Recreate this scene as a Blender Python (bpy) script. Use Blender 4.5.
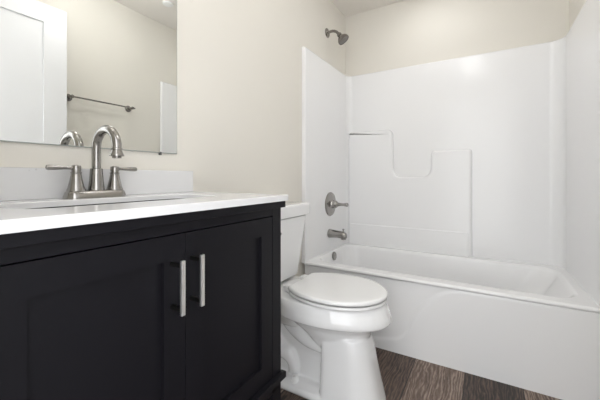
import bpy, bmesh, math
from mathutils import Vector, Matrix
S = bpy.context.scene
COL = S.collection
for o in list(bpy.data.objects):
    bpy.data.objects.remove(o)

# ------------------------------------------------------------------ camera
cam_d = bpy.data.cameras.new('camera')
cam = bpy.data.objects.new('camera', cam_d)
COL.objects.link(cam)
cam.location = (0.0, -1.0697, 1.0148)
cam.rotation_euler = (math.radians(90), 0, math.radians(30.654 - 90))
cam_d.sensor_width = 36.0
cam_d.lens = 36.0 * 312.7 / 600.0
cam_d.shift_y = -(200 - 177.07) / 600.0
cam_d.clip_start = 0.02
S.camera = cam

# ------------------------------------------------------------------ world, exposure
world = bpy.data.worlds.new('daylight')
S.world = world
world.use_nodes = True
bg = world.node_tree.nodes['Background']
bg.inputs[0].default_value = (0.97, 0.985, 1.0, 1)
bg.inputs[1].default_value = 3.2            # bright room beyond the open doorway
VANITY_LIGHT = 4.2                          # shade emission
CEILING_LIGHT = 12.5
TUB_FILL = 27.0  # added fill that evens out the surround walls
S.view_settings.view_transform = 'Standard'
S.view_settings.look = 'None'
S.view_settings.exposure = 0.32
S.view_settings.gamma = 1.0
S.view_settings.use_curve_mapping = False

# ------------------------------------------------------------------ materials
def new_mat(name):
    m = bpy.data.materials.new(name)
    m.use_nodes = True
    return m, m.node_tree, m.node_tree.nodes['Principled BSDF']

def mat(name, col, rough=0.5, metal=0.0, coat=0.0, spec=0.5, noise=0.0, nscale=8.0, bump=0.0, bscale=150.0,
        rnoise=0.0, detail=4.0, stretch=(1, 1, 1)):
    m, nt, b = new_mat(name)
    b.inputs['Roughness'].default_value = rough
    b.inputs['Metallic'].default_value = metal
    b.inputs['Coat Weight'].default_value = coat
    b.inputs['Coat Roughness'].default_value = 0.06
    b.inputs['Specular IOR Level'].default_value = spec
    tc = nt.nodes.new('ShaderNodeTexCoord')
    mp = nt.nodes.new('ShaderNodeMapping')
    mp.inputs['Scale'].default_value = stretch
    nt.links.new(tc.outputs['Object'], mp.inputs[0])
    n = nt.nodes.new('ShaderNodeTexNoise')
    n.inputs['Scale'].default_value = nscale
    n.inputs['Detail'].default_value = detail
    nt.links.new(mp.outputs[0], n.inputs['Vector'])
    mx = nt.nodes.new('ShaderNodeMix')
    mx.data_type = 'RGBA'
    mx.inputs['A'].default_value = tuple(c * (1 - noise) for c in col) + (1,)
    mx.inputs['B'].default_value = tuple(min(1, c * (1 + noise)) for c in col) + (1,)
    nt.links.new(n.outputs['Fac'], mx.inputs['Factor'])
    nt.links.new(mx.outputs['Result'], b.inputs['Base Color'])
    if rnoise:
        mr = nt.nodes.new('ShaderNodeMapRange')
        mr.inputs['To Min'].default_value = max(0.0, rough - rnoise)
        mr.inputs['To Max'].default_value = rough + rnoise
        nt.links.new(n.outputs['Fac'], mr.inputs[0])
        nt.links.new(mr.outputs[0], b.inputs['Roughness'])
    if bump:
        n2 = nt.nodes.new('ShaderNodeTexNoise')
        n2.inputs['Scale'].default_value = bscale
        n2.inputs['Detail'].default_value = 3
        nt.links.new(mp.outputs[0], n2.inputs['Vector'])
        bp = nt.nodes.new('ShaderNodeBump')
        bp.inputs['Strength'].default_value = bump
        bp.inputs['Distance'].default_value = 0.002
        nt.links.new(n2.outputs['Fac'], bp.inputs['Height'])
        nt.links.new(bp.outputs[0], b.inputs['Normal'])
    return m

M = {}
M['wall'] = mat('wall_paint', (0.765, 0.737, 0.675), 0.65, noise=0.012, nscale=3, bump=0.12, bscale=220)
M['ceiling'] = mat('ceiling_paint', (0.85, 0.815, 0.765), 0.8, noise=0.012, nscale=3, bump=0.2, bscale=160)
M['trim'] = mat('trim_paint', (0.83, 0.83, 0.83), 0.4, noise=0.008, bump=0.04)
M['door'] = mat('door_paint', (0.78, 0.78, 0.79), 0.4, noise=0.008, bump=0.04)
M['acrylic'] = mat('white_acrylic', (0.865, 0.865, 0.868), 0.27, coat=0.15, spec=0.4, noise=0.006, nscale=4, bump=0.02, bscale=9)
M['porcelain'] = mat('white_porcelain', (0.82, 0.82, 0.82), 0.08, coat=0.6, noise=0.005, nscale=5)
M['seat'] = mat('toilet_seat_plastic', (0.83, 0.83, 0.825), 0.22, coat=0.2, noise=0.005, nscale=5)
M['black'] = mat('black_cabinet_paint', (0.0066, 0.0063, 0.0085), 0.42, spec=0.18, noise=0.08, nscale=6, bump=0.05, bscale=60)
M['gap'] = mat('dark_cabinet_interior', (0.006, 0.006, 0.006), 0.8)
M['nickel'] = mat('brushed_nickel', (0.34, 0.328, 0.312), 0.22, 1.0, noise=0.06, nscale=60, rnoise=0.05, stretch=(1, 1, 6))
M['satin'] = mat('satin_nickel_pull', (0.96, 0.955, 0.945), 0.36, 1.0, noise=0.03, nscale=50)
M['dark_nickel'] = mat('dark_nickel', (0.27, 0.255, 0.24), 0.24, 1.0, noise=0.05, nscale=40)
M['post'] = mat('pull_post_reflected_dark', (0.06, 0.058, 0.055), 0.4, 1.0)  # same pull metal, coloured dark to stand for the cabinet it reflects
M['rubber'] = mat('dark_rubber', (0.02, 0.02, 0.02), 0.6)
M['clip'] = mat('mirror_clip_grey', (0.12, 0.12, 0.12), 0.4, 0.6)
M['plastic'] = mat('white_plastic', (0.85, 0.85, 0.84), 0.35)
M['glass_edge'] = mat('polished_glass_edge', (0.42, 0.45, 0.43), 0.15, spec=0.8)
# mirror silvering
m, nt, b = new_mat('mirror_silver')
b.inputs['Base Color'].default_value = (0.90, 0.915, 0.90, 1)
b.inputs['Metallic'].default_value = 1.0
b.inputs['Roughness'].default_value = 0.0
M['mirror'] = m

# speckled white quartz
m, nt, b = new_mat('white_quartz')
tc = nt.nodes.new('ShaderNodeTexCoord')
vor = nt.nodes.new('ShaderNodeTexVoronoi'); vor.inputs['Scale'].default_value = 75
ns = nt.nodes.new('ShaderNodeTexNoise'); ns.inputs['Scale'].default_value = 14
cr = nt.nodes.new('ShaderNodeValToRGB')
cr.color_ramp.elements[0].position = 0.0; cr.color_ramp.elements[0].color = (0.62, 0.62, 0.62, 1)
cr.color_ramp.elements[1].position = 0.13; cr.color_ramp.elements[1].color = (0.74, 0.74, 0.745, 1)
mm = nt.nodes.new('ShaderNodeMath'); mm.operation = 'ADD'
m2 = nt.nodes.new('ShaderNodeMath'); m2.operation = 'MULTIPLY_ADD'
m2.inputs[1].default_value = 1.2; m2.inputs[2].default_value = -0.45
nt.links.new(tc.outputs['Object'], vor.inputs['Vector']); nt.links.new(tc.outputs['Object'], ns.inputs['Vector'])
nt.links.new(ns.outputs['Fac'], m2.inputs[0]); nt.links.new(m2.outputs[0], mm.inputs[1])
nt.links.new(vor.outputs['Distance'], mm.inputs[0]); nt.links.new(mm.outputs[0], cr.inputs[0])
nt.links.new(cr.outputs[0], b.inputs['Base Color'])
b.inputs['Roughness'].default_value = 0.14
M['quartz'] = m

# emissive lamp glass
def emit(name, col, strength):
    m, nt, b = new_mat(name)
    b.inputs['Base Color'].default_value = (0.9, 0.9, 0.88, 1)
    b.inputs['Emission Color'].default_value = col + (1,)
    b.inputs['Emission Strength'].default_value = strength
    return m
M['shade_glow'] = emit('lit_opal_glass', (1.0, 0.985, 0.96), VANITY_LIGHT)
M['tub_fill_glow'] = emit('added_fill_lens', (0.985, 0.99, 1.0), TUB_FILL)
M['dome_glow'] = emit('lit_ceiling_dome', (0.985, 0.99, 1.0), CEILING_LIGHT)

# wood-look vinyl planks running along x
m, nt, b = new_mat('brown_wood_planks')
L = nt.links.new
def N(t, **k):
    n = nt.nodes.new(t)
    for a, v in k.items(): setattr(n, a, v)
    return n
def math_(op, a, bb=None, c=None):
    n = N('ShaderNodeMath', operation=op)
    for i, v in enumerate((a, bb, c)):
        if v is None: continue
        if isinstance(v, (int, float)): n.inputs[i].default_value = v
        else: L(v, n.inputs[i])
    return n.outputs[0]
tc = N('ShaderNodeTexCoord'); sx = N('ShaderNodeSeparateXYZ'); L(tc.outputs['Object'], sx.inputs[0])
PW, PL = 0.245, 1.22
yy = math_('DIVIDE', math_('ADD', sx.outputs['Y'], 0.735 + 20 * PW), PW)
row = math_('FLOOR', yy); fy = math_('FRACT', yy)
wn0 = N('ShaderNodeTexWhiteNoise', noise_dimensions='1D'); L(row, wn0.inputs['W'])
xx = math_('ADD', math_('DIVIDE', sx.outputs['X'], PL), math_('MULTIPLY', wn0.outputs['Value'], 7.3))
colm = math_('FLOOR', xx); fx = math_('FRACT', xx)
cid = N('ShaderNodeCombineXYZ'); L(row, cid.inputs[0]); L(colm, cid.inputs[1])
wn = N('ShaderNodeTexWhiteNoise', noise_dimensions='2D'); L(cid.outputs[0], wn.inputs['Vector'])
off = N('ShaderNodeVectorMath', operation='MULTIPLY_ADD'); L(wn.outputs['Color'], off.inputs[0])
off.inputs[1].default_value = (9, 9, 9); L(tc.outputs['Object'], off.inputs[2])
mp = N('ShaderNodeMapping'); mp.inputs['Scale'].default_value = (1.5, 8, 1); L(off.outputs[0], mp.inputs[0])
n1 = N('ShaderNodeTexNoise'); n1.inputs['Scale'].default_value = 3.0; n1.inputs['Detail'].default_value = 9; n1.inputs['Roughness'].default_value = 0.72
n1.inputs['Distortion'].default_value = 0.7
L(mp.outputs[0], n1.inputs['Vector'])
wv = N('ShaderNodeTexWave', wave_type='BANDS', bands_direction='Y'); wv.inputs['Scale'].default_value = 5.0
wv.inputs['Distortion'].default_value = 18; wv.inputs['Detail'].default_value = 4; wv.inputs['Detail Scale'].default_value = 0.9
mp2 = N('ShaderNodeMapping'); mp2.inputs['Scale'].default_value = (1.0, 4.2, 1); L(off.outputs[0], mp2.inputs[0]); L(mp2.outputs[0], wv.inputs['Vector'])
mp3 = N('ShaderNodeMapping'); mp3.inputs['Scale'].default_value = (7, 70, 1); L(off.outputs[0], mp3.inputs[0])
n3 = N('ShaderNodeTexNoise'); n3.inputs['Scale'].default_value = 2.0; n3.inputs['Detail'].default_value = 5; L(mp3.outputs[0], n3.inputs['Vector'])
grain = math_('ADD', math_('ADD', math_('MULTIPLY', n1.outputs['Fac'], 0.62), math_('MULTIPLY', wv.outputs['Fac'], 0.15)), math_('MULTIPLY', n3.outputs['Fac'], 0.40))
tone = math_('ADD', grain, math_('MULTIPLY', math_('SUBTRACT', wn.outputs['Value'], 0.5), 0.27))
cr = N('ShaderNodeValToRGB'); e = cr.color_ramp.elements
e[0].position = 0.38; e[0].color = (0.018, 0.012, 0.010, 1)
e[1].position = 0.84; e[1].color = (0.34, 0.265, 0.22, 1)
k = e.new(0.55); k.color = (0.095, 0.062, 0.047, 1)
k = e.new(0.68); k.color = (0.15, 0.104, 0.081, 1)
L(tone, cr.inputs[0])
ex = math_('MINIMUM', fx, math_('SUBTRACT', 1.0, fx)); ey = math_('MINIMUM', fy, math_('SUBTRACT', 1.0, fy))
seam = math_('MULTIPLY', math_('GREATER_THAN', ex, 0.0016), math_('GREATER_THAN', ey, 0.008))
mx = N('ShaderNodeMix', data_type='RGBA'); L(seam, mx.inputs['Factor']); mx.inputs['A'].default_value = (0.01, 0.008, 0.007, 1)
L(cr.outputs[0], mx.inputs['B']); L(mx.outputs['Result'], b.inputs['Base Color'])
b.inputs['Roughness'].default_value = 0.5
bp = N('ShaderNodeBump'); bp.inputs['Strength'].default_value = 0.25; bp.inputs['Distance'].default_value = 0.002
L(math_('MULTIPLY', grain, seam), bp.inputs['Height']); L(bp.outputs[0], b.inputs['Normal'])
M['floor'] = m

# ------------------------------------------------------------------ helpers
def origin_of(parent):
    p = parent
    while p is not None and p.parent is not None:
        p = p.parent
    return Vector(p.location) if p else Vector((0, 0, 0))

def finish(name, me, m, parent=None, base=None, smooth=True, angle=35):
    me.name = name
    org = origin_of(parent) if parent else Vector(base or (0, 0, 0))
    me.transform(Matrix.Translation(-org))
    if smooth:
        for p in me.polygons: p.use_smooth = True
        me.set_sharp_from_angle(angle=math.radians(angle))
    for mm_ in (m if isinstance(m, (list, tuple)) else [m]):
        me.materials.append(mm_)
    o = bpy.data.objects.new(name, me)
    COL.objects.link(o)
    if smooth and name not in ('apron', 'bowl'):
        wn = o.modifiers.new('weighted_normals', 'WEIGHTED_NORMAL'); wn.keep_sharp = True; wn.weight = 90
    if parent: o.parent = parent
    else: o.location = org
    return o

def obj(name, bm, m, parent=None, base=None, smooth=True, angle=35, recalc=True):
    if recalc: bmesh.ops.recalc_face_normals(bm, faces=bm.faces[:])
    me = bpy.data.meshes.new(name)
    bm.to_mesh(me); bm.free()
    return finish(name, me, m, parent, base, smooth, angle)

def thing(name, label, cat, loc, group=None):
    o = bpy.data.objects.new(name, None)
    o.empty_display_size = 0.05
    COL.objects.link(o); o.location = loc
    o['label'] = label; o['category'] = cat
    if group: o['group'] = group
    return o

def tag(o, label, cat, group=None):
    o['label'] = label; o['category'] = cat
    if group: o['group'] = group
    return o

def struct(o):
    o['kind'] = 'structure'
    return o

def merge(dst, src):
    me = bpy.data.meshes.new('tmp'); src.to_mesh(me); src.free()
    dst.from_mesh(me); bpy.data.meshes.remove(me)

def box(lo, hi, bevel=0.0, seg=2, into=None):
    bm = bmesh.new()
    x0, y0, z0 = lo; x1, y1, z1 = hi
    v = [bm.verts.new(p) for p in ((x0, y0, z0), (x1, y0, z0), (x1, y1, z0), (x0, y1, z0),
                                   (x0, y0, z1), (x1, y0, z1), (x1, y1, z1), (x0, y1, z1))]
    for f in ((0, 3, 2, 1), (4, 5, 6, 7), (0, 1, 5, 4), (1, 2, 6, 5), (2, 3, 7, 6), (3, 0, 4, 7)):
        bm.faces.new([v[i] for i in f])
    if bevel:
        bmesh.ops.bevel(bm, geom=bm.edges[:], offset=bevel, segments=seg, affect='EDGES', profile=0.5)
    if into is not None:
        merge(into, bm); return into
    return bm

def loft(bm, rings, cap0=True, cap1=True, closed=True):
    vr = [[bm.verts.new(p) for p in r] for r in rings]
    n = len(vr[0])
    for a, b_ in zip(vr, vr[1:]):
        for i in range(n if closed else n - 1):
            j = (i + 1) % n
            bm.faces.new((a[i], a[j], b_[j], b_[i]))
    if cap0: bm.faces.new(vr[0][::-1])
    if cap1: bm.faces.new(vr[-1])
    return bm

def frame(d):
    d = Vector(d).normalized()
    up = Vector((0, 0, 1)) if abs(d.z) < 0.9 else Vector((1, 0, 0))
    u = d.cross(up).normalized(); w = d.cross(u).normalized()
    return d, u, w

def lathe(bm, base, direction, prof, n=32, cap0=True, cap1=True):
    """prof: (distance along direction, radius)"""
    base = Vector(base); d, u, w = frame(direction)
    rings = []
    for t, r in prof:
        r = max(r, 0.0004)
        rings.append([base + d * t + u * (r * math.cos(2 * math.pi * i / n)) + w * (r * math.sin(2 * math.pi * i / n)) for i in range(n)])
    return loft(bm, rings, cap0, cap1)

def catmull(pts, k=8):
    P = [Vector(p) for p in pts]
    Q = [P[0] * 2 - P[1]] + P + [P[-1] * 2 - P[-2]]
    out = []
    for i in range(1, len(Q) - 2):
        a, b_, c, d = Q[i - 1:i + 3]
        for j in range(k):
            t = j / k
            out.append(0.5 * ((2 * b_) + (c - a) * t + (2 * a - 5 * b_ + 4 * c - d) * t * t + (3 * b_ - a - 3 * c + d) * t ** 3))
    out.append(P[-1])
    return out

def tube(bm, pts, radii, n=20, k=8, squash=None):
    C = catmull(pts, k)
    if isinstance(radii, (int, float)): radii = [radii] * len(pts)
    R = [v.x for v in catmull([(r, 0, 0) for r in radii], k)]
    rings = []; u = None
    for i, c in enumerate(C):
        d = (C[min(i + 1, len(C) - 1)] - C[max(i - 1, 0)]).normalized()
        if u is None: _, u, w = frame(d)
        else:
            u = (u - d * u.dot(d)).normalized()
        w = d.cross(u)
        rings.append([c + u * (R[i] * math.cos(2 * math.pi * a / n)) + w * (R[i] * math.sin(2 * math.pi * a / n)) for a in range(n)])
    return loft(bm, rings)

def rrect(x0, x1, y0, y1, r, z, k=8):
    """rounded rectangle ring, counter-clockwise; z number or function"""
    pts = []
    for cx, cy, a0 in ((x1 - r, y1 - r, 0), (x0 + r, y1 - r, 90), (x0 + r, y0 + r, 180), (x1 - r, y0 + r, 270)):
        for i in range(k + 1):
            a = math.radians(a0 + 90 * i / k)
            x, y = cx + r * math.cos(a), cy + r * math.sin(a)
            pts.append(Vector((x, y, z(x, y) if callable(z) else z)))
    return pts

def round_poly(pts, radii, k=6):
    out = []; n = len(pts)
    for i, p in enumerate(pts):
        p = Vector(p); a = Vector(pts[i - 1]); b_ = Vector(pts[(i + 1) % n]); r = radii[i]
        if r <= 0: out.append(p); continue
        u = (a - p).normalized(); w = (b_ - p).normalized()
        ang = u.angle(w); t = r / math.tan(ang / 2)
        c = p + (u + w).normalized() * (r / math.sin(ang / 2))
        s = p + u * t - c; e_ = p + w * t - c
        for j in range(k + 1):
            out.append(c + s.normalized().slerp(e_.normalized(), j / k).normalized() * r)
    return out

def sstep(a, b_, x):
    t = max(0.0, min(1.0, (x - a) / (b_ - a)))
    return t * t * (3 - 2 * t)

# ------------------------------------------------------------------ the room
XL, XR, YB, YF, H = 0.075, 2.60, 0.0, -1.53, 2.44
T = 0.12
struct(obj('floor', box((XL - 1.3, YF - T, -0.05), (XR + T, YB + T, 0.0)), M['floor'], smooth=False))
struct(obj('ceiling', box((XL - T, YF - T, H), (XR + T, YB + T, H + 0.1)), M['ceiling'], smooth=False))
struct(obj('wall_back', box((XL - T, YB, 0), (XR + T, YB + T, H)), M['wall'], smooth=False))
struct(obj('wall_front', box((XL - T, YF - T, 0), (XR + T, YF, H)), M['wall'], smooth=False))
struct(obj('wall_right', box((XR, YF, 0), (XR + T, YB, H)), M['wall'], smooth=False))
bm = box((XL - T, -0.54, 0), (XL, YB, H))
box((XL - T, YF, 0), (XL, -1.44, H), into=bm)
box((XL - T, -1.44, 2.16), (XL, -0.54, H), into=bm)
struct(obj('wall_left', bm, M['wall'], smooth=False))
bm = box((XL - T - 0.006, -0.556, 0), (XL + 0.004, -0.54, 2.15))
box((XL - T - 0.006, -1.44, 0), (XL + 0.004, -1.424, 2.15), into=bm)
box((XL - T - 0.006, -1.44, 2.144), (XL + 0.004, -0.54, 2.16), into=bm)
struct(obj('trim_1', bm, M['trim'], smooth=False))
# baseboards
struct(obj('baseboard_back', box((0.915, -0.014, 0), (1.83, 0.0, 0.09), 0.003), M['trim']))
struct(obj('baseboard_front', box((1.03, YF, 0), (1.83, YF + 0.014, 0.09), 0.003), M['trim']))

# open door leaf, swung flat in front of the far wall (seen in the mirror)
DX0, DX1, DY0, DY1, DZ1 = 0.092, 1.008, -1.396, -1.36, 2.12
bm = bmesh.new()
def shaker(bm, x0, x1, z0, z1, yf, yb, st, rail_t, rail_b, depth, bev=0.0015):
    """slab between y=yb (back) and y=yf (front) with one recessed panel on the front"""
    s = 1 if yf > yb else -1
    O = [(x0, z0), (x1, z0), (x1, z1), (x0, z1)]
    I = [(x0 + st, z0 + rail_b), (x1 - st, z0 + rail_b), (x1 - st, z1 - rail_t), (x0 + st, z1 - rail_t)]
    def ring(P, y, d=0): 
        cx, cz = (x0 + x1) / 2, (z0 + z1) / 2
        return [Vector((p[0] - math.copysign(d, p[0] - cx), y, p[1] - math.copysign(d, p[1] - cz))) for p in P]
    loft(bm, [ring(O, yb), ring(O, yf - s * bev), ring(O, yf, bev), ring(I, yf, -bev), ring(I, yf - s * bev), ring(I, yf - s * depth)], True, True)
    return bm
shaker(bm, DX0, DX1, 0.012, DZ1, DY1, DY0, 0.127, 0.115, 0.22, 0.011)
door = struct(obj('door_1', bm, M['door'], base=(DX0, DY0, 0.012), angle=30))
bm = bmesh.new()
lathe(bm, (0.945, DY1, 0.96), (0, 1, 0), [(0, 0.032), (0.006, 0.031), (0.008, 0.012), (0.03, 0.011), (0.035, 0.022), (0.048, 0.028), (0.06, 0.022), (0.064, 0.005)])
obj('door_knob', bm, M['dark_nickel'], door)
for z in (0.25, 1.06, 1.87):
    obj('hinge', box((XL + 0.006, DY0 - 0.006, z), (DX0 + 0.012, DY0, z + 0.09), 0.001), M['dark_nickel'], door)

# ------------------------------------------------------------------ bathtub and one-piece surround
TX0, TX1, TY0, TY1, TZ = 1.825, 2.585, -1.512, -0.018, 0.445
tub = thing('bathtub', 'glossy white alcove bathtub with moulded shower surround in the corner', 'bathtub', (2.21, -0.75, 0))
# apron with its swept raised panel
curve = [(0.0, 0.045), (-0.42, 0.047), (-0.506, 0.056), (-0.566, 0.067), (-0.63, 0.084), (-0.668, 0.112), (-0.696, 0.157), (-0.715, 0.208), (-0.74, 0.257),
         (-0.775, 0.31), (-0.823, 0.355), (-0.865, 0.386), (-0.907, 0.406), (-0.95, 0.416), (-1.0, 0.42), (-1.51, 0.42)]
cp = [Vector((a, b_)) for a, b_ in [(v.x, v.y) for v in catmull([(a, b_, 0) for a, b_ in curve], 5)]]
def cdist(p):
    best = 9; sgn = 1
    for a, b_ in zip(cp, cp[1:]):
        ab = b_ - a; t = max(0, min(1, (p - a).dot(ab) / ab.length_squared))
        q = a + ab * t; dd = (p - q).length
        if dd < best:
            best = dd
            sgn = 1 if (ab.x * (p.y - a.y) - ab.y * (p.x - a.x)) < 0 else -1   # above / outside the sweep
    return best * sgn
bm = bmesh.new()
NY, NZ = 250, 72
g = []
for j in range(NZ + 1):
    z = 0.43 * j / NZ; rowv = []
    for i in range(NY + 1):
        y = TY1 + (TY0 - TY1) * i / NY
        d = cdist(Vector((y, z)))
        x = 1.841 - 0.003 * sstep(0.0, 0.4, z) - 0.0055 * (1 - sstep(-0.010, 0.010, d)) 
        rowv.append(bm.verts.new((x, y, z)))
    g.append(rowv)
for j in range(NZ):
    for i in range(NY):
        bm.faces.new((g[j][i], g[j][i + 1], g[j + 1][i + 1], g[j + 1][i]))
# give the apron thickness with a back sheet
bk = [[bm.verts.new((1.87, TY1, 0)), bm.verts.new((1.87, TY0, 0))], [bm.verts.new((1.87, TY1, 0.43)), bm.verts.new((1.87, TY0, 0.43))]]
bm.faces.new((bk[0][0], bk[1][0], bk[1][1], bk[0][1]))
bm.faces.new([g[0][i] for i in range(NY + 1)][::-1] + [bk[0][0], bk[0][1]])
bm.faces.new([g[j][0] for j in range(NZ + 1)] + [bk[1][0], bk[0][0]])
bm.faces.new([g[j][NY] for j in range(NZ + 1)][::-1] + [bk[0][1], bk[1][1]])
obj('apron', bm, M['acrylic'], tub, angle=50)
# deck and basin
bm = bmesh.new()
K = 10
R = [rrect(TX0 + 0.010, TX1, TY0, TY1, 0.004, TZ - 0.024, K),
     rrect(TX0 + 0.002, TX1, TY0, TY1, 0.005, TZ - 0.020, K),
     rrect(TX0, TX1, TY0, TY1, 0.006, TZ - 0.012, K),
     rrect(TX0 + 0.003, TX1, TY0, TY1, 0.008, TZ - 0.004, K),
     rrect(TX0 + 0.011, TX1 - 0.008, TY0 + 0.008, TY1 - 0.008, 0.010, TZ, K)]
ix0, ix1, iy0, iy1 = 1.895, 2.50, -1.462, -0.052
for ins, dz, r in ((0, 0, 0.12), (0.006, -0.002, 0.12), (0.014, -0.009, 0.12), (0.020, -0.022, 0.12)):
    R.append(rrect(ix0 + ins, ix1 - ins, iy0 + ins * 1.3, iy1 - ins * 0.5, r, TZ + dz, K))
for t in (0.2, 0.4, 0.6, 0.8, 0.92):
    R.append(rrect(ix0 + 0.02 + 0.055 * t, ix1 - 0.02 - 0.055 * t, iy0 + 0.026 + 0.20 * t, iy1 - 0.01 - 0.05 * t, 0.12, TZ - 0.022 - 0.33 * t, K))
R.append(rrect(ix0 + 0.085, ix1 - 0.085, iy0 + 0.25, iy1 - 0.075, 0.11, TZ - 0.352, K))
R.append(rrect(ix0 + 0.12, ix1 - 0.12, iy0 + 0.30, iy1 - 0.12, 0.09, TZ - 0.36, K))
loft(bm, R, False, True)
obj('basin', bm, M['acrylic'], tub, angle=55)
# surround walls, one swept plan
STOP = 1.895
plan = [(TX0, -0.002, 0), (TX0, -0.030, 0.008), (2.572, -0.033, 0.05), (2.572, -1.497, 0.075), (TX0, -1.500, 0.008), (TX0, -1.528, 0),
        (2.597, -1.528, 0), (2.597, -0.002, 0)]
pp = round_poly([(a, b_, 0) for a, b_, c in plan], [c for a, b_, c in plan], 8)
bm = bmesh.new()
def shrink(P, d, z):
    """top edge slightly rounded over towards the walls"""
    out = []
    for p in P:
        x, y = p.x, p.y
        if x < 2.59 and -1.52 < y < -0.01:
            if y > -0.06 and x < 2.57: y += d
            elif y < -1.46 and x < 2.57: y -= d
            if x > 2.52: x += d
        out.append(Vector((x, y, z)))
    return out
loft(bm, [shrink(pp, 0, 0.435), shrink(pp, 0, STOP - 0.010), shrink(pp, 0.003, STOP - 0.003), shrink(pp, 0.009, STOP)], True, True)
obj('surround_wall', bm, M['acrylic'], tub, angle=50)
# raised, notched soap-shelf panel on the long wall
def prism_x(pts, rad, xb, xf, bev, into):
    P = round_poly([(0, a, b_) for a, b_ in pts], rad, 8)
    b2 = bmesh.new()
    vb = [b2.verts.new((xb, p.y, p.z)) for p in P]; vf = [b2.verts.new((xf, p.y, p.z)) for p in P]
    n = len(P)
    for i in range(n): b2.faces.new((vb[i], vb[(i + 1) % n], vf[(i + 1) % n], vf[i]))
    f = b2.faces.new(vf); b2.faces.new(vb[::-1])
    bmesh.ops.recalc_face_normals(b2, faces=b2.faces[:])
    bmesh.ops.bevel(b2, geom=list(f.edges), offset=bev, segments=4, affect='EDGES', profile=0.5)
    merge(into, b2)
bm = bmesh.new()
prism_x([(-0.045, 0.44), (-0.045, 1.402), (-0.425, 1.402), (-0.435, 1.02), (-0.708, 1.02), (-0.716, 1.217), (-0.988, 1.217), (-0.988, 0.44)],
        [0, 0.01, 0.05, 0.055, 0.055, 0.03, 0.022, 0], 2.585, 2.545, 0.020, bm)
prism_x([(-0.06, 0.44), (-0.06, 0.617), (-0.965, 0.617), (-0.965, 0.44)], [0, 0.01, 0.02, 0], 2.56, 2.539, 0.006, bm)
obj('shelf_panel', bm, M['acrylic'], tub, angle=45)
bm = bmesh.new()
lathe(bm, (2.205, -0.066, 0.407), (0, -1, 0.1), [(0, 0.033), (0.006, 0.033), (0.010, 0.029), (0.0115, 0.010), (0.013, 0.004)])
obj('overflow_plate', bm, M['nickel'], tub)['label'] = 'round nickel overflow plate'
bm = bmesh.new()
lathe(bm, (2.205, -0.24, TZ - 0.3605), (0, 0, 1), [(0, 0.036), (0.004, 0.034), (0.005, 0.02), (0.004, 0.003)])
obj('drain', bm, M['nickel'], tub)

# ------------------------------------------------------------------ shower and tub fittings
t = thing('overhead_shower', 'nickel shower head on a bent arm high above the tub', 'shower head', (2.221, 0, 2.146))
bm = bmesh.new()
lathe(bm, (2.221, 0.0, 2.146), (0, -1, 0), [(0, 0.036), (0.004, 0.036), (0.009, 0.030), (0.013, 0.016), (0.016, 0.012)])
obj('flange', bm, M['dark_nickel'], t)
bm = bmesh.new()
tube(bm, [(2.221, -0.004, 2.146), (2.221, -0.045, 2.150), (2.221, -0.078, 2.138), (2.221, -0.102, 2.112)], 0.0105)
obj('arm', bm, M['dark_nickel'], t)
hd = Vector((0.1, -0.60, -0.80)).normalized()
bm = bmesh.new()
lathe(bm, Vector((2.221, -0.097, 2.118)), hd, [(0, 0.011), (0.004, 0.017), (0.014, 0.019), (0.02, 0.017), (0.028, 0.021), (0.042, 0.034), (0.054, 0.043), (0.064, 0.046), (0.072, 0.045), (0.074, 0.040), (0.071, 0.039)], 36)
head = obj('spray_head', bm, M['dark_nickel'], t)
bm = bmesh.new()
hb = Vector((2.221, -0.097, 2.118)) + hd * 0.071
d_, u_, w_ = frame(hd)
lathe(bm, hb, hd, [(0, 0.0385), (0.0015, 0.037), (0.002, 0.013), (0.004, 0.012), (0.0045, 0.002)], 36)
for rr, cnt in ((0.019, 10), (0.030, 16)):
    for i in range(cnt):
        a = 2 * math.pi * i / cnt
        lathe(bm, hb + u_ * (rr * math.cos(a)) + w_ * (rr * math.sin(a)), hd, [(0.001, 0.0022), (0.0045, 0.0016)], 8)
obj('nozzle_face', bm, mat('grey_nozzle_face', (0.22, 0.21, 0.2), 0.45, 0.3), head)

VX, VZ = 2.212, 0.805
t = thing('shower_valve', 'round nickel shower valve with lever on the white surround', 'shower valve', (VX, -0.033, VZ))
bm = bmesh.new()
lathe(bm, (VX, -0.031, VZ), (0, -1, 0), [(0, 0.093), (0.004, 0.093), (0.010, 0.088), (0.014, 0.075), (0.016, 0.05), (0.022, 0.034), (0.03, 0.03)], 48)
obj('escutcheon', bm, M['nickel'], t)
bm = bmesh.new()
lathe(bm, (VX, -0.059, VZ), (0, -1, 0), [(0, 0.027), (0.002, 0.030), (0.02, 0.029), (0.028, 0.026), (0.036, 0.016), (0.06, 0.0115), (0.085, 0.0105), (0.100, 0.0135), (0.113, 0.0155), (0.120, 0.012), (0.123, 0.003)], 28)
h_ = obj('lever', bm, M['nickel'], t)
for dz in (-0.062, 0.062):
    bm = bmesh.new()
    lathe(bm, (VX, -0.040, VZ + dz), (0, -1, 0), [(0, 0.005), (0.006, 0.0048), (0.007, 0.001)], 12)
    obj('screw', bm, M['dark_nickel'], t)

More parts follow.
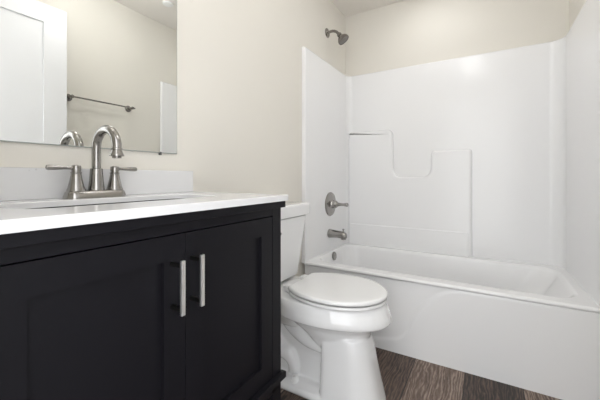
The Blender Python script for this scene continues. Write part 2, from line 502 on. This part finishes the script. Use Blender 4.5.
t = thing('tub_spout', 'stubby nickel tub spout below the shower valve', 'tub spout', (2.18, -0.033, 0.577))
bm = bmesh.new()
SX, SZ = 2.192, 0.583
rings = []
for yv, r, dz, n_ in ((-0.031, 0.030, 0, 1), (-0.036, 0.032, 0, 1), (-0.06, 0.029, 0.000, 1), (-0.10, 0.026, -0.001, 1), (-0.135, 0.0255, -0.003, 1), (-0.158, 0.0245, -0.006, 1), (-0.170, 0.020, -0.010, 1), (-0.176, 0.011, -0.014, 1)):
    rings.append([Vector((SX + r * math.cos(2 * math.pi * i / 28), yv, SZ + dz + r * math.sin(2 * math.pi * i / 28) * (1.0 if math.sin(2 * math.pi * i / 28) > 0 else 1.12))) for i in range(28)])
loft(bm, rings)
lathe(bm, (SX, -0.150, SZ - 0.012), (0, 0, -1), [(0, 0.021), (0.026, 0.019), (0.027, 0.015), (0.018, 0.014)], 24)
obj('spout_body', bm, M['nickel'], t)
bm = bmesh.new()
lathe(bm, (SX, -0.150, SZ + 0.017), (0, 0, 1), [(0, 0.0055), (0.014, 0.005), (0.016, 0.0085), (0.022, 0.0085), (0.024, 0.005)], 16)
obj('diverter_knob', bm, M['nickel'], t)

# ------------------------------------------------------------------ toilet
TXC = 1.368
toilet = thing('toilet', 'white two-piece toilet with closed lid between black vanity and tub', 'toilet', (TXC, -0.35, 0))
def egg(z, yb, yf, hw, n=48, ex=2.0, yc=None, exb=None):
    """plan outline: blunt back, rounded front"""
    yc = yc if yc is not None else yb + (yf - yb) * 0.44
    exb = exb or ex
    out = []
    for i in range(n):
        a = 2 * math.pi * i / n
        c, s = math.cos(a), math.sin(a)
        e_ = exb if s > 0 else ex
        x = math.copysign(abs(c) ** (2 / e_), c) * hw
        y = math.copysign(abs(s) ** (2 / e_), s)
        out.append(Vector((TXC + x, yc + (y * (yb - yc) if y > 0 else -y * (yf - yc)), z)))
    return out
bm = bmesh.new()
# rim band and under-bowl
loft(bm, [egg(0.225, -0.36, -0.56, 0.080, ex=2.2), egg(0.27, -0.31, -0.60, 0.100, ex=2.1), egg(0.30, -0.26, -0.625, 0.114), egg(0.325, -0.215, -0.635, 0.124), egg(0.345, -0.18, -0.650, 0.136),
          egg(0.359, -0.16, -0.672, 0.154, exb=2.3), egg(0.368, -0.152, -0.697, 0.176, exb=2.4), egg(0.372, -0.148, -0.713, 0.188, exb=2.4), egg(0.380, -0.145, -0.718, 0.192, exb=2.5), egg(0.40, -0.142, -0.716, 0.192, exb=2.6),
          egg(0.43, -0.140, -0.705, 0.188, exb=2.7), egg(0.447, -0.140, -0.694, 0.182, exb=2.8), egg(0.455, -0.142, -0.684, 0.176, exb=2.8), egg(0.457, -0.16, -0.66, 0.16, exb=2.8)])
# rear deck under the tank
b2 = bmesh.new()
loft(b2, [rrect(TXC - 0.085, TXC + 0.085, -0.30, -0.05, 0.05, 0.29), rrect(TXC - 0.115, TXC + 0.115, -0.32, -0.045, 0.05, 0.34), rrect(TXC - 0.148, TXC + 0.148, -0.33, -0.04, 0.05, 0.385),
          rrect(TXC - 0.155, TXC + 0.155, -0.33, -0.035, 0.05, 0.44), rrect(TXC - 0.15, TXC + 0.15, -0.325, -0.04, 0.05, 0.455)])
merge(bm, b2)
# front column of the pedestal
b2 = bmesh.new()
def col(z, yb, yf, hw): return egg(z, yb, yf, hw, ex=2.6, exb=7, yc=yb + (yf - yb) * 0.45)
loft(b2, [col(0.0, -0.415, -0.690, 0.124), col(0.02, -0.415, -0.688, 0.123), col(0.10, -0.418, -0.668, 0.117), col(0.18, -0.42, -0.650, 0.111), col(0.25, -0.42, -0.636, 0.106), col(0.30, -0.42, -0.62, 0.10)])
merge(bm, b2)
# narrow rear body
b2 = bmesh.new()
loft(b2, [rrect(TXC - 0.046, TXC + 0.046, -0.45, -0.09, 0.03, 0.0), rrect(TXC - 0.040, TXC + 0.040, -0.45, -0.09, 0.03, 0.16), rrect(TXC - 0.045, TXC + 0.045, -0.45, -0.08, 0.03, 0.34)])
merge(bm, b2)
# foot plate
b2 = bmesh.new()
loft(b2, [rrect(TXC - 0.124, TXC + 0.124, -0.47, -0.085, 0.035, 0.0), rrect(TXC - 0.124, TXC + 0.124, -0.47, -0.085, 0.035, 0.018), rrect(TXC - 0.116, TXC + 0.116, -0.468, -0.092, 0.034, 0.030), rrect(TXC - 0.085, TXC + 0.085, -0.465, -0.10, 0.03, 0.040)])
merge(bm, b2)
# trapway bulges on both flanks
for s in (-1, 1):
    b2 = bmesh.new()
    X = TXC + s * 0.037
    tube(b2, [(X, -0.13, 0.40), (X, -0.18, 0.345), (X, -0.25, 0.275), (X, -0.33, 0.232), (X, -0.44, 0.215)], [0.044, 0.044, 0.042, 0.040, 0.036])
    merge(bm, b2)
    b2 = bmesh.new()
    tube(b2, [(X, -0.10, 0.30), (X, -0.12, 0.22), (X, -0.17, 0.155), (X, -0.225, 0.128), (X, -0.25, 0.085), (X - s * 0.004, -0.252, 0.02)], [0.044, 0.046, 0.046, 0.042, 0.034, 0.032])
    merge(bm, b2)
bmesh.ops.recalc_face_normals(bm, faces=bm.faces[:])
me = bpy.data.meshes.new('bowl'); bm.to_mesh(me); bm.free()
tmp = bpy.data.objects.new('tmp_bowl', me); COL.objects.link(tmp)
md = tmp.modifiers.new('r', 'REMESH'); md.mode = 'VOXEL'; md.voxel_size = 0.0042
md = tmp.modifiers.new('s', 'SMOOTH'); md.factor = 0.5; md.iterations = 5
dg = bpy.context.evaluated_depsgraph_get()
me2 = bpy.data.meshes.new_from_object(tmp.evaluated_get(dg))
bpy.data.objects.remove(tmp); bpy.data.meshes.remove(me)
for v in me2.vertices:
    if v.co.z < 0.004: v.co.z = 0.0
finish('bowl', me2, M['porcelain'], toilet, angle=80)
# seat ring and lid
bm = bmesh.new()
def lidring(z, ins, yb=-0.262, yc=-0.465, hw=0.191, yf=-0.699, xc=0.118):
    hb = (yb - yc) / math.sqrt(1 - (xc / hw) ** 2)        # rear half-ellipse, cut straight at the hinge side
    h2, f2, b2_, ycut = hw - ins, yc - yf - ins, hb - ins, yb - ins
    a0 = math.asin((ycut - yc) / b2_)
    out = []
    for i in range(25):                                   # right rear corner, forward round the front, to the left rear corner
        a = a0 - (a0 + math.pi / 2) * i / 24
        out.append((h2 * math.cos(a), yc + (b2_ if a > 0 else f2) * math.sin(a)))
    out = out + [(-x, y) for x, y in out[-2::-1]]
    (xr, yr) = out[0]
    r = 0.012
    back = [(-xr + (2 * xr) * k / 10, ycut) for k in range(1, 10)]
    return [Vector((TXC + x, y, z)) for x, y in out + back]
loft(bm, [lidring(0.4622, 0.034), lidring(0.4622, 0.008), lidring(0.4638, 0.004), lidring(0.469, 0.004), lidring(0.473, 0.006), lidring(0.4738, 0.010), lidring(0.4738, 0.034)])
obj('seat', bm, M['seat'], toilet, angle=50)
bm = bmesh.new()
loft(bm, [lidring(0.4805, 0.032), lidring(0.4805, 0.006), lidring(0.482, 0.002), lidring(0.486, 0.0), lidring(0.494, 0.001), lidring(0.4980, 0.005), lidring(0.4995, 0.012), lidring(0.5005, 0.06)])
obj('lid', bm, M['seat'], toilet, angle=50)
for s in (-1, 1):
    bm = box((TXC + s * 0.080 - 0.022, -0.262, 0.456), (TXC + s * 0.080 + 0.022, -0.222, 0.490), 0.006, 3)
    lathe(bm, (TXC + s * 0.080 - 0.026, -0.246, 0.476), (1, 0, 0), [(0, 0.009), (0.002, 0.011), (0.05, 0.011), (0.052, 0.009)], 16)
    obj('hinge', bm, M['seat'], toilet)
    bm = bmesh.new()
    lathe(bm, (TXC + s * 0.088, -0.285, 0.026), (0, 0, 1), [(0, 0.020), (0.006, 0.0195), (0.03, 0.015), (0.036, 0.013), (0.039, 0.008), (0.0395, 0.002)], 24)
    obj('bolt_cap', bm, M['plastic'], toilet)
# tank
bm = bmesh.new()
TKB = -0.022
def tk(z, hw, yf, r=0.035): return rrect(TXC - hw, TXC + hw, yf, TKB, r, z)
loft(bm, [tk(0.466, 0.128, -0.138), tk(0.469, 0.146, -0.156), tk(0.476, 0.155, -0.164), tk(0.50, 0.160, -0.167), tk(0.65, 0.178, -0.182), tk(0.785, 0.196, -0.195), tk(0.799, 0.197, -0.196), tk(0.801, 0.188, -0.187), tk(0.808, 0.188, -0.187)])
obj('tank', bm, M['porcelain'], toilet, angle=45)
bm = bmesh.new()
def tl(z, d): return rrect(TXC - 0.214 + d, TXC + 0.214 - d, -0.211 + d, -0.010 - d * 0.3, 0.03, z)
loft(bm, [tl(0.805, 0.012), tl(0.8055, 0.004), tl(0.809, 0.001), tl(0.85, 0.0), tl(0.862, 0.001), tl(0.868, 0.005), tl(0.8705, 0.012), tl(0.8715, 0.04)])
obj('tank_lid', bm, M['porcelain'], toilet, angle=45)
bm = bmesh.new()
lathe(bm, (TXC - 0.150, -0.186, 0.745), (0, -1, 0), [(0, 0.014), (0.008, 0.014), (0.011, 0.008), (0.018, 0.007)], 20)
tube(bm, [(TXC - 0.150, -0.204, 0.745), (TXC - 0.125, -0.206, 0.742), (TXC - 0.098, -0.206, 0.736)], [0.007, 0.006, 0.007], 12)
obj('flush_lever', bm, M['nickel'], toilet)
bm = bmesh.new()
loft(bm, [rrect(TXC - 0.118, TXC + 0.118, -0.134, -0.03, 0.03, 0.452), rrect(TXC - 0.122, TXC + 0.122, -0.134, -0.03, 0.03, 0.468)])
obj('gap_shade_gasket', bm, M['rubber'], toilet)  # gasket made wide so its dark colour stands for shade under the tank

# ------------------------------------------------------------------ vanity
CX0, CX1, CYF, CZT = 0.092, 0.899, -0.460, 0.934
van = thing('vanity_cabinet', 'black shaker vanity cabinet with two doors under the white countertop', 'cabinet', (0.4955, -0.23, 0))
ST = 0.049
bm = box((CX0, CYF + 0.02, 0.30), (CX0 + 0.016, -0.004, CZT - 0.001))
box((CX1 - 0.016, CYF + 0.02, 0.30), (CX1, -0.004, CZT - 0.001), into=bm)
box((CX0 + 0.016, CYF + 0.03, 0.326), (CX1 - 0.016, -0.004, 0.342), into=bm)
box((CX0 + 0.016, -0.016, 0.342), (CX1 - 0.016, -0.004, CZT - 0.16), into=bm)
obj('carcass', bm, M['black'], van, smooth=False)
bm = box((CX0, CYF, 0.29), (CX0 + ST, CYF + 0.019, CZT - 0.001), 0.0012)
box((CX1 - ST, CYF, 0.29), (CX1, CYF + 0.019, CZT - 0.001), 0.0012, into=bm)
box((CX0 + ST, CYF, 0.8855), (CX1 - ST, CYF + 0.019, CZT - 0.001), 0.0012, into=bm)
box((CX0 + ST, CYF, 0.29), (CX1 - ST, CYF + 0.019, 0.3465), 0.0012, into=bm)
obj('face_frame', bm, M['black'], van)
obj('top_moulding', box((CX0 - 0.006, CYF - 0.015, 0.911), (CX1 + 0.007, CYF + 0.004, CZT - 0.001), 0.0015), M['black'], van)
obj('base_moulding', box((CX0 - 0.009, CYF - 0.016, 0.322), (CX1 + 0.010, CYF + 0.004, 0.343), 0.002), M['black'], van)
for x0 in (CX0, CX1 - 0.05):
    for y0 in (CYF, -0.056):
        bm = bmesh.new()
        loft(bm, [[(x0, y0, 0), (x0 + 0.05, y0, 0), (x0 + 0.05, y0 + 0.05, 0), (x0, y0 + 0.05, 0)], [(x0, y0, 0.2995), (x0 + 0.05, y0, 0.2995), (x0 + 0.05, y0 + 0.05, 0.2995), (x0, y0 + 0.05, 0.2995)]])
        bmesh.ops.bevel(bm, geom=bm.edges[:], offset=0.0015, segments=1, affect='EDGES')
        obj('leg', bm, M['black'], van)
MID = 0.4985
for x0, x1, px, zz in ((CX0 + ST + 0.002, MID - 0.001, 0.4600, 0), (MID + 0.001, CX1 - ST - 0.002, 0.5150, 0.002)):
    bm = bmesh.new()
    shaker(bm, x0, x1, 0.3485, 0.883, CYF, CYF + 0.0195, 0.057, 0.056, 0.057, 0.010, 0.0006)
    d = obj('door', bm, M['black'], van, angle=30)
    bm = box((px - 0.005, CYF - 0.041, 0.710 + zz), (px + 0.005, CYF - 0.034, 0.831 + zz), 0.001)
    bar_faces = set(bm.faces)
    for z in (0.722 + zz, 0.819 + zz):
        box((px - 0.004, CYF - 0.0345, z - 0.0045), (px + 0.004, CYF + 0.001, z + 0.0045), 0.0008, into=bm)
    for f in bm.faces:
        if f not in bar_faces: f.material_index = 1       # posts: dark reflection of the cabinet put into their colour
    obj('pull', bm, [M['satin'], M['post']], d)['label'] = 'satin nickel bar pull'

# countertop with an undermount basin
KX0, KX1, KYF, KZ0, KZ1 = 0.080, 0.913, -0.483, 0.934, 0.954
ctop = thing('countertop', 'white quartz vanity countertop with undermount sink and low backsplash', 'countertop', (0.4965, -0.24, KZ0))
BX0, BX1, BY0, BY1 = 0.240, 0.750, -0.335, -0.122
bm = bmesh.new()
K = 8
def crect(x0, x1, y0, y1, r, z): return rrect(x0, x1, y0, y1, r, z, K)
HZ = KZ1 - 0.0150
loft(bm, [crect(BX0, BX1, BY0, BY1, 0.05, HZ), crect(BX0 - 0.03, BX1 + 0.03, BY0 - 0.03, BY1 + 0.03, 0.06, HZ), crect(BX0 - 0.03, BX1 + 0.03, BY0 - 0.03, BY1 + 0.03, 0.06, KZ0), crect(KX0, KX1, KYF, -0.001, 0.004, KZ0), crect(KX0, KX1, KYF, -0.001, 0.004, KZ1 - 0.0025), crect(KX0 + 0.0008, KX1 - 0.0008, KYF + 0.0008, -0.001, 0.004, KZ1 - 0.0008), crect(KX0 + 0.0025, KX1 - 0.0025, KYF + 0.0025, -0.001, 0.004, KZ1),
          crect(BX0 - 0.002, BX1 + 0.002, BY0 - 0.002, BY1 + 0.002, 0.052, KZ1), crect(BX0, BX1, BY0, BY1, 0.05, KZ1 - 0.002), crect(BX0, BX1, BY0, BY1, 0.05, HZ)], False, False)
bmesh.ops.remove_doubles(bm, verts=bm.verts[:], dist=1e-5)
obj('slab', bm, M['quartz'], ctop, angle=40)
obj('backsplash', box((KX0, -0.0205, KZ1), (0.896, -0.001, 1.040), 0.002), M['quartz'], ctop)
bm = bmesh.new()
e_ = 0.006
SZT = HZ - 0.0035
loft(bm, [crect(BX0 - 0.026, BX1 + 0.026, BY0 - 0.026, BY1 + 0.026, 0.06, SZT), crect(BX0 - e_, BX1 + e_, BY0 - e_, BY1 + e_, 0.052, SZT), crect(BX0 - e_ + 0.004, BX1 + e_ - 0.004, BY0 - e_ + 0.004, BY1 + e_ - 0.004, 0.052, SZT - 0.03), crect(BX0 + 0.012, BX1 - 0.012, BY0 + 0.012, BY1 - 0.012, 0.05, SZT - 0.10),
          crect(BX0 + 0.03, BX1 - 0.03, BY0 + 0.03, BY1 - 0.03, 0.045, SZT - 0.13), crect(BX0 + 0.07, BX1 - 0.07, BY0 + 0.06, BY1 - 0.06, 0.03, SZT - 0.138)], False, True)
obj('sink', bm, M['porcelain'], ctop, angle=50)
bm = bmesh.new()
g_ = 0.004
loft(bm, [crect(BX0 - g_, BX1 + g_, BY0 - g_, BY1 + g_, 0.05, SZT + 0.0001), crect(BX0 - g_, BX1 + g_, BY0 - g_, BY1 + g_, 0.05, HZ - 0.0001),
          crect(BX0 - 0.024, BX1 + 0.024, BY0 - 0.024, BY1 + 0.024, 0.06, HZ - 0.0001), crect(BX0 - 0.024, BX1 + 0.024, BY0 - 0.024, BY1 + 0.024, 0.06, SZT + 0.0001), crect(BX0 - g_, BX1 + g_, BY0 - g_, BY1 + g_, 0.05, SZT + 0.0001)], False, False)
obj('sink_gasket', bm, M['rubber'], ctop, angle=50)
bm = bmesh.new()
lathe(bm, ((BX0 + BX1) / 2, (BY0 + BY1) / 2, SZT - 0.1378), (0, 0, 1), [(0, 0.022), (0.003, 0.021), (0.004, 0.012), (0.003, 0.002)])
obj('drain', bm, M['nickel'], ctop)

# ------------------------------------------------------------------ faucet
FX, FY, FZ = 0.4995, -0.058, KZ1
fa = thing('faucet', 'brushed nickel two-handle faucet with gooseneck spout on the countertop', 'faucet', (FX, FY, FZ))
bm = bmesh.new()
def fr(z, d): return rrect(FX - 0.086 + d, FX + 0.086 - d, FY - 0.029 + d, FY + 0.029 - d, 0.0285 - d, z, 10)
loft(bm, [fr(FZ, 0), fr(FZ + 0.005, 0.0), fr(FZ + 0.016, 0.004), fr(FZ + 0.021, 0.008), fr(FZ + 0.0225, 0.013)])
obj('base_plate', bm, M['nickel'], fa, angle=50)
bm = bmesh.new()
lathe(bm, (FX, FY, FZ + 0.02), (0, 0, 1), [(0, 0.0215), (0.008, 0.021), (0.03, 0.0185), (0.066, 0.0165), (0.0675, 0.014), (0.068, 0.0125)], 32)
r0, zt = 0.055, FZ + 0.146
path = [(FX, FY, FZ + 0.075), (FX, FY, FZ + 0.11)]
for a in range(0, 181, 15):
    path.append((FX, FY - r0 + r0 * math.cos(math.radians(a)), zt + r0 * math.sin(math.radians(a))))
path.append((FX, FY - 2 * r0, zt - 0.006))
tube(bm, path, [0.0122] * len(path), 24, 4)
lathe(bm, (FX, FY - 2 * r0, zt - 0.002), (0, 0, -1), [(0, 0.0122), (0.002, 0.0145), (0.006, 0.0145), (0.007, 0.0132), (0.014, 0.0155), (0.021, 0.0185), (0.0235, 0.0188), (0.0245, 0.013)], 28)
obj('spout', bm, M['nickel'], fa, angle=40)
bm = bmesh.new()
lathe(bm, (FX, FY - 2 * r0, zt - 0.0255), (0, 0, -1), [(0, 0.0125), (0.006, 0.0115), (0.0065, 0.003)], 20)
obj('aerator', bm, M['dark_nickel'], fa)
bm = bmesh.new()
lathe(bm, (FX, FY + 0.024, FZ + 0.018), (0, 0, 1), [(0, 0.0035), (0.028, 0.0035), (0.029, 0.0065), (0.036, 0.0065), (0.038, 0.003)], 14)
obj('lift_rod', bm, M['nickel'], fa)
for s in (-1, 1):
    hx = FX + s * 0.0545
    bm = bmesh.new()
    lathe(bm, (hx, FY, FZ + 0.018), (0, 0, 1), [(0, 0.0225), (0.004, 0.0235), (0.007, 0.0225), (0.014, 0.020), (0.035, 0.0155), (0.052, 0.0125), (0.054, 0.0135), (0.057, 0.0135), (0.058, 0.0115), (0.062, 0.0115)], 30)
    hh = obj('handle', bm, M['nickel'], fa)
    bm = bmesh.new()
    lathe(bm, (hx, FY, FZ + 0.079), (0, 0, 1), [(0, 0.0105), (0.001, 0.0125), (0.012, 0.0125), (0.015, 0.011), (0.017, 0.004)], 24)
    lathe(bm, (hx + s * 0.008, FY, FZ + 0.087), (s, 0, 0), [(0, 0.0055), (0.012, 0.0045), (0.022, 0.005), (0.045, 0.0068), (0.058, 0.0072), (0.063, 0.006), (0.065, 0.001)], 18)
    obj('lever', bm, M['nickel'], hh)

# ------------------------------------------------------------------ mirror
mir = thing('mirror', 'frameless rectangular wall mirror above the sink backsplash', 'mirror', (0.48, 0.0, 1.1065))
MX0, MX1, MZ0, MZ1 = 0.128, 0.828, 1.1065, 1.83
bm = bmesh.new()
yb, ym, yf = -0.002, -0.0055, -0.0070
def mr(d, y): return [Vector(p) for p in ((MX0 + d, y, MZ0 + d), (MX1 - d, y, MZ0 + d), (MX1 - d, y, MZ1 - d), (MX0 + d, y, MZ1 - d))]
loft(bm, [mr(0, yb), mr(0, ym), mr(0.0025, yf)], True, False)
obj('glass_edge', bm, M['glass_edge'], mir, smooth=False)
bm = bmesh.new()
loft(bm, [mr(0.0025, yb - 0.0005), mr(0.0025, yf)], True, True)
obj('mirror_glass', bm, M['mirror'], mir, smooth=False)
for x in (0.752, 0.21):
    bm = box((x - 0.004, -0.010, MZ0 - 0.008), (x + 0.004, -0.001, MZ0 - 0.0003), 0.001)
    box((x - 0.003, -0.0105, MZ0 - 0.006), (x + 0.003, -0.0075, MZ0 + 0.004), 0.0008, into=bm)
    obj('clip', bm, M['clip'], mir)

# ------------------------------------------------------------------ towel bar (seen in the mirror)
tb = thing('towel_bar', 'thin dark nickel towel bar on the cream wall reflected in mirror', 'towel bar', (1.29, YF, 1.586))
bm = bmesh.new()
lathe(bm, (1.05, YF + 0.062, 1.588), (1, 0, 0), [(0, 0.004), (0.002, 0.0058), (0.498, 0.0058), (0.50, 0.004)], 16)
obj('bar', bm, M['dark_nickel'], tb)
for x in (1.085, 1.525):
    bm = bmesh.new()
    lathe(bm, (x, YF, 1.588), (0, 1, 0), [(0, 0.026), (0.005, 0.026), (0.009, 0.021), (0.013, 0.012), (0.03, 0.0095), (0.052, 0.0095), (0.056, 0.0125), (0.068, 0.0125), (0.071, 0.008)], 24)
    obj('post', bm, M['dark_nickel'], tb)

# ------------------------------------------------------------------ ceiling fitting (seen in the mirror)
bm = bmesh.new()
lathe(bm, (1.657, -1.186, H), (0, 0, -1), [(0, 0.042), (0.006, 0.041), (0.010, 0.036), (0.012, 0.02), (0.0125, 0.003)], 32)
tag(obj('ceiling_fitting', bm, M['plastic'], base=(1.657, -1.186, H)), 'small round white fitting on the ceiling reflected in mirror top', 'ceiling fitting')

# ------------------------------------------------------------------ lamps of the room (above the frame), plus an added fill over the tub
vl = thing('vanity_light', 'three-shade nickel vanity light on the wall above the mirror', 'wall light', (0.48, 0, 2.03))
obj('back_plate', box((0.20, -0.022, 2.085), (0.76, -0.001, 2.145), 0.004), M['nickel'], vl)
for x in (0.28, 0.48, 0.68):
    bm = bmesh.new()
    tube(bm, [(x, -0.02, 2.115), (x, -0.06, 2.125), (x, -0.09, 2.118), (x, -0.095, 2.098)], 0.008, 12)
    lathe(bm, (x, -0.095, 2.10), (0, 0, -1), [(0, 0.018), (0.012, 0.02), (0.013, 0.02)], 20)
    obj('lamp_arm', bm, M['nickel'], vl)
    bm = bmesh.new()
    lathe(bm, (x, -0.095, 2.086), (0, 0, -1), [(0, 0.022), (0.012, 0.030), (0.05, 0.042), (0.10, 0.050), (0.125, 0.050), (0.128, 0.044), (0.129, 0.01)], 28)
    obj('lamp_shade', bm, M['shade_glow'], vl)
LX, LY = 1.12, -0.93
cl = thing('ceiling_light', 'white glass globe light hanging from the ceiling near the toilet', 'ceiling light', (LX, LY, H))
bm = bmesh.new()
lathe(bm, (LX, LY, H), (0, 0, -1), [(0, 0.065), (0.012, 0.065), (0.02, 0.05), (0.024, 0.02), (0.055, 0.014)], 40)
obj('lamp_base', bm, M['plastic'], cl)
bm = bmesh.new()
lathe(bm, (LX, LY, H - 0.045), (0, 0, -1), [(0, 0.03)] + [(0.115 - 0.11 * math.cos(math.radians(a)), 0.11 * math.sin(math.radians(a))) for a in range(20, 181, 10)], 40)
obj('lamp_globe', bm, M['dome_glow'], cl)
tl_ = thing('added_tub_fill', 'added round fill light in the ceiling over the bathtub', 'ceiling light', (2.2, -0.75, H))  # unseen light, added to brighten the tub surround
bm = bmesh.new()
lathe(bm, (2.2, -0.75, H), (0, 0, -1), [(0, 0.095), (0.004, 0.095), (0.007, 0.088), (0.005, 0.074), (0.001, 0.073)], 40, True, False)
obj('fill_ring', bm, M['plastic'], tl_)
bm = bmesh.new()
lathe(bm, (2.2, -0.75, H - 0.0005), (0, 0, -1), [(0, 0.074), (0.003, 0.072), (0.004, 0.05), (0.0045, 0.003)], 40)
obj('fill_lens', bm, M['tub_fill_glow'], tl_)
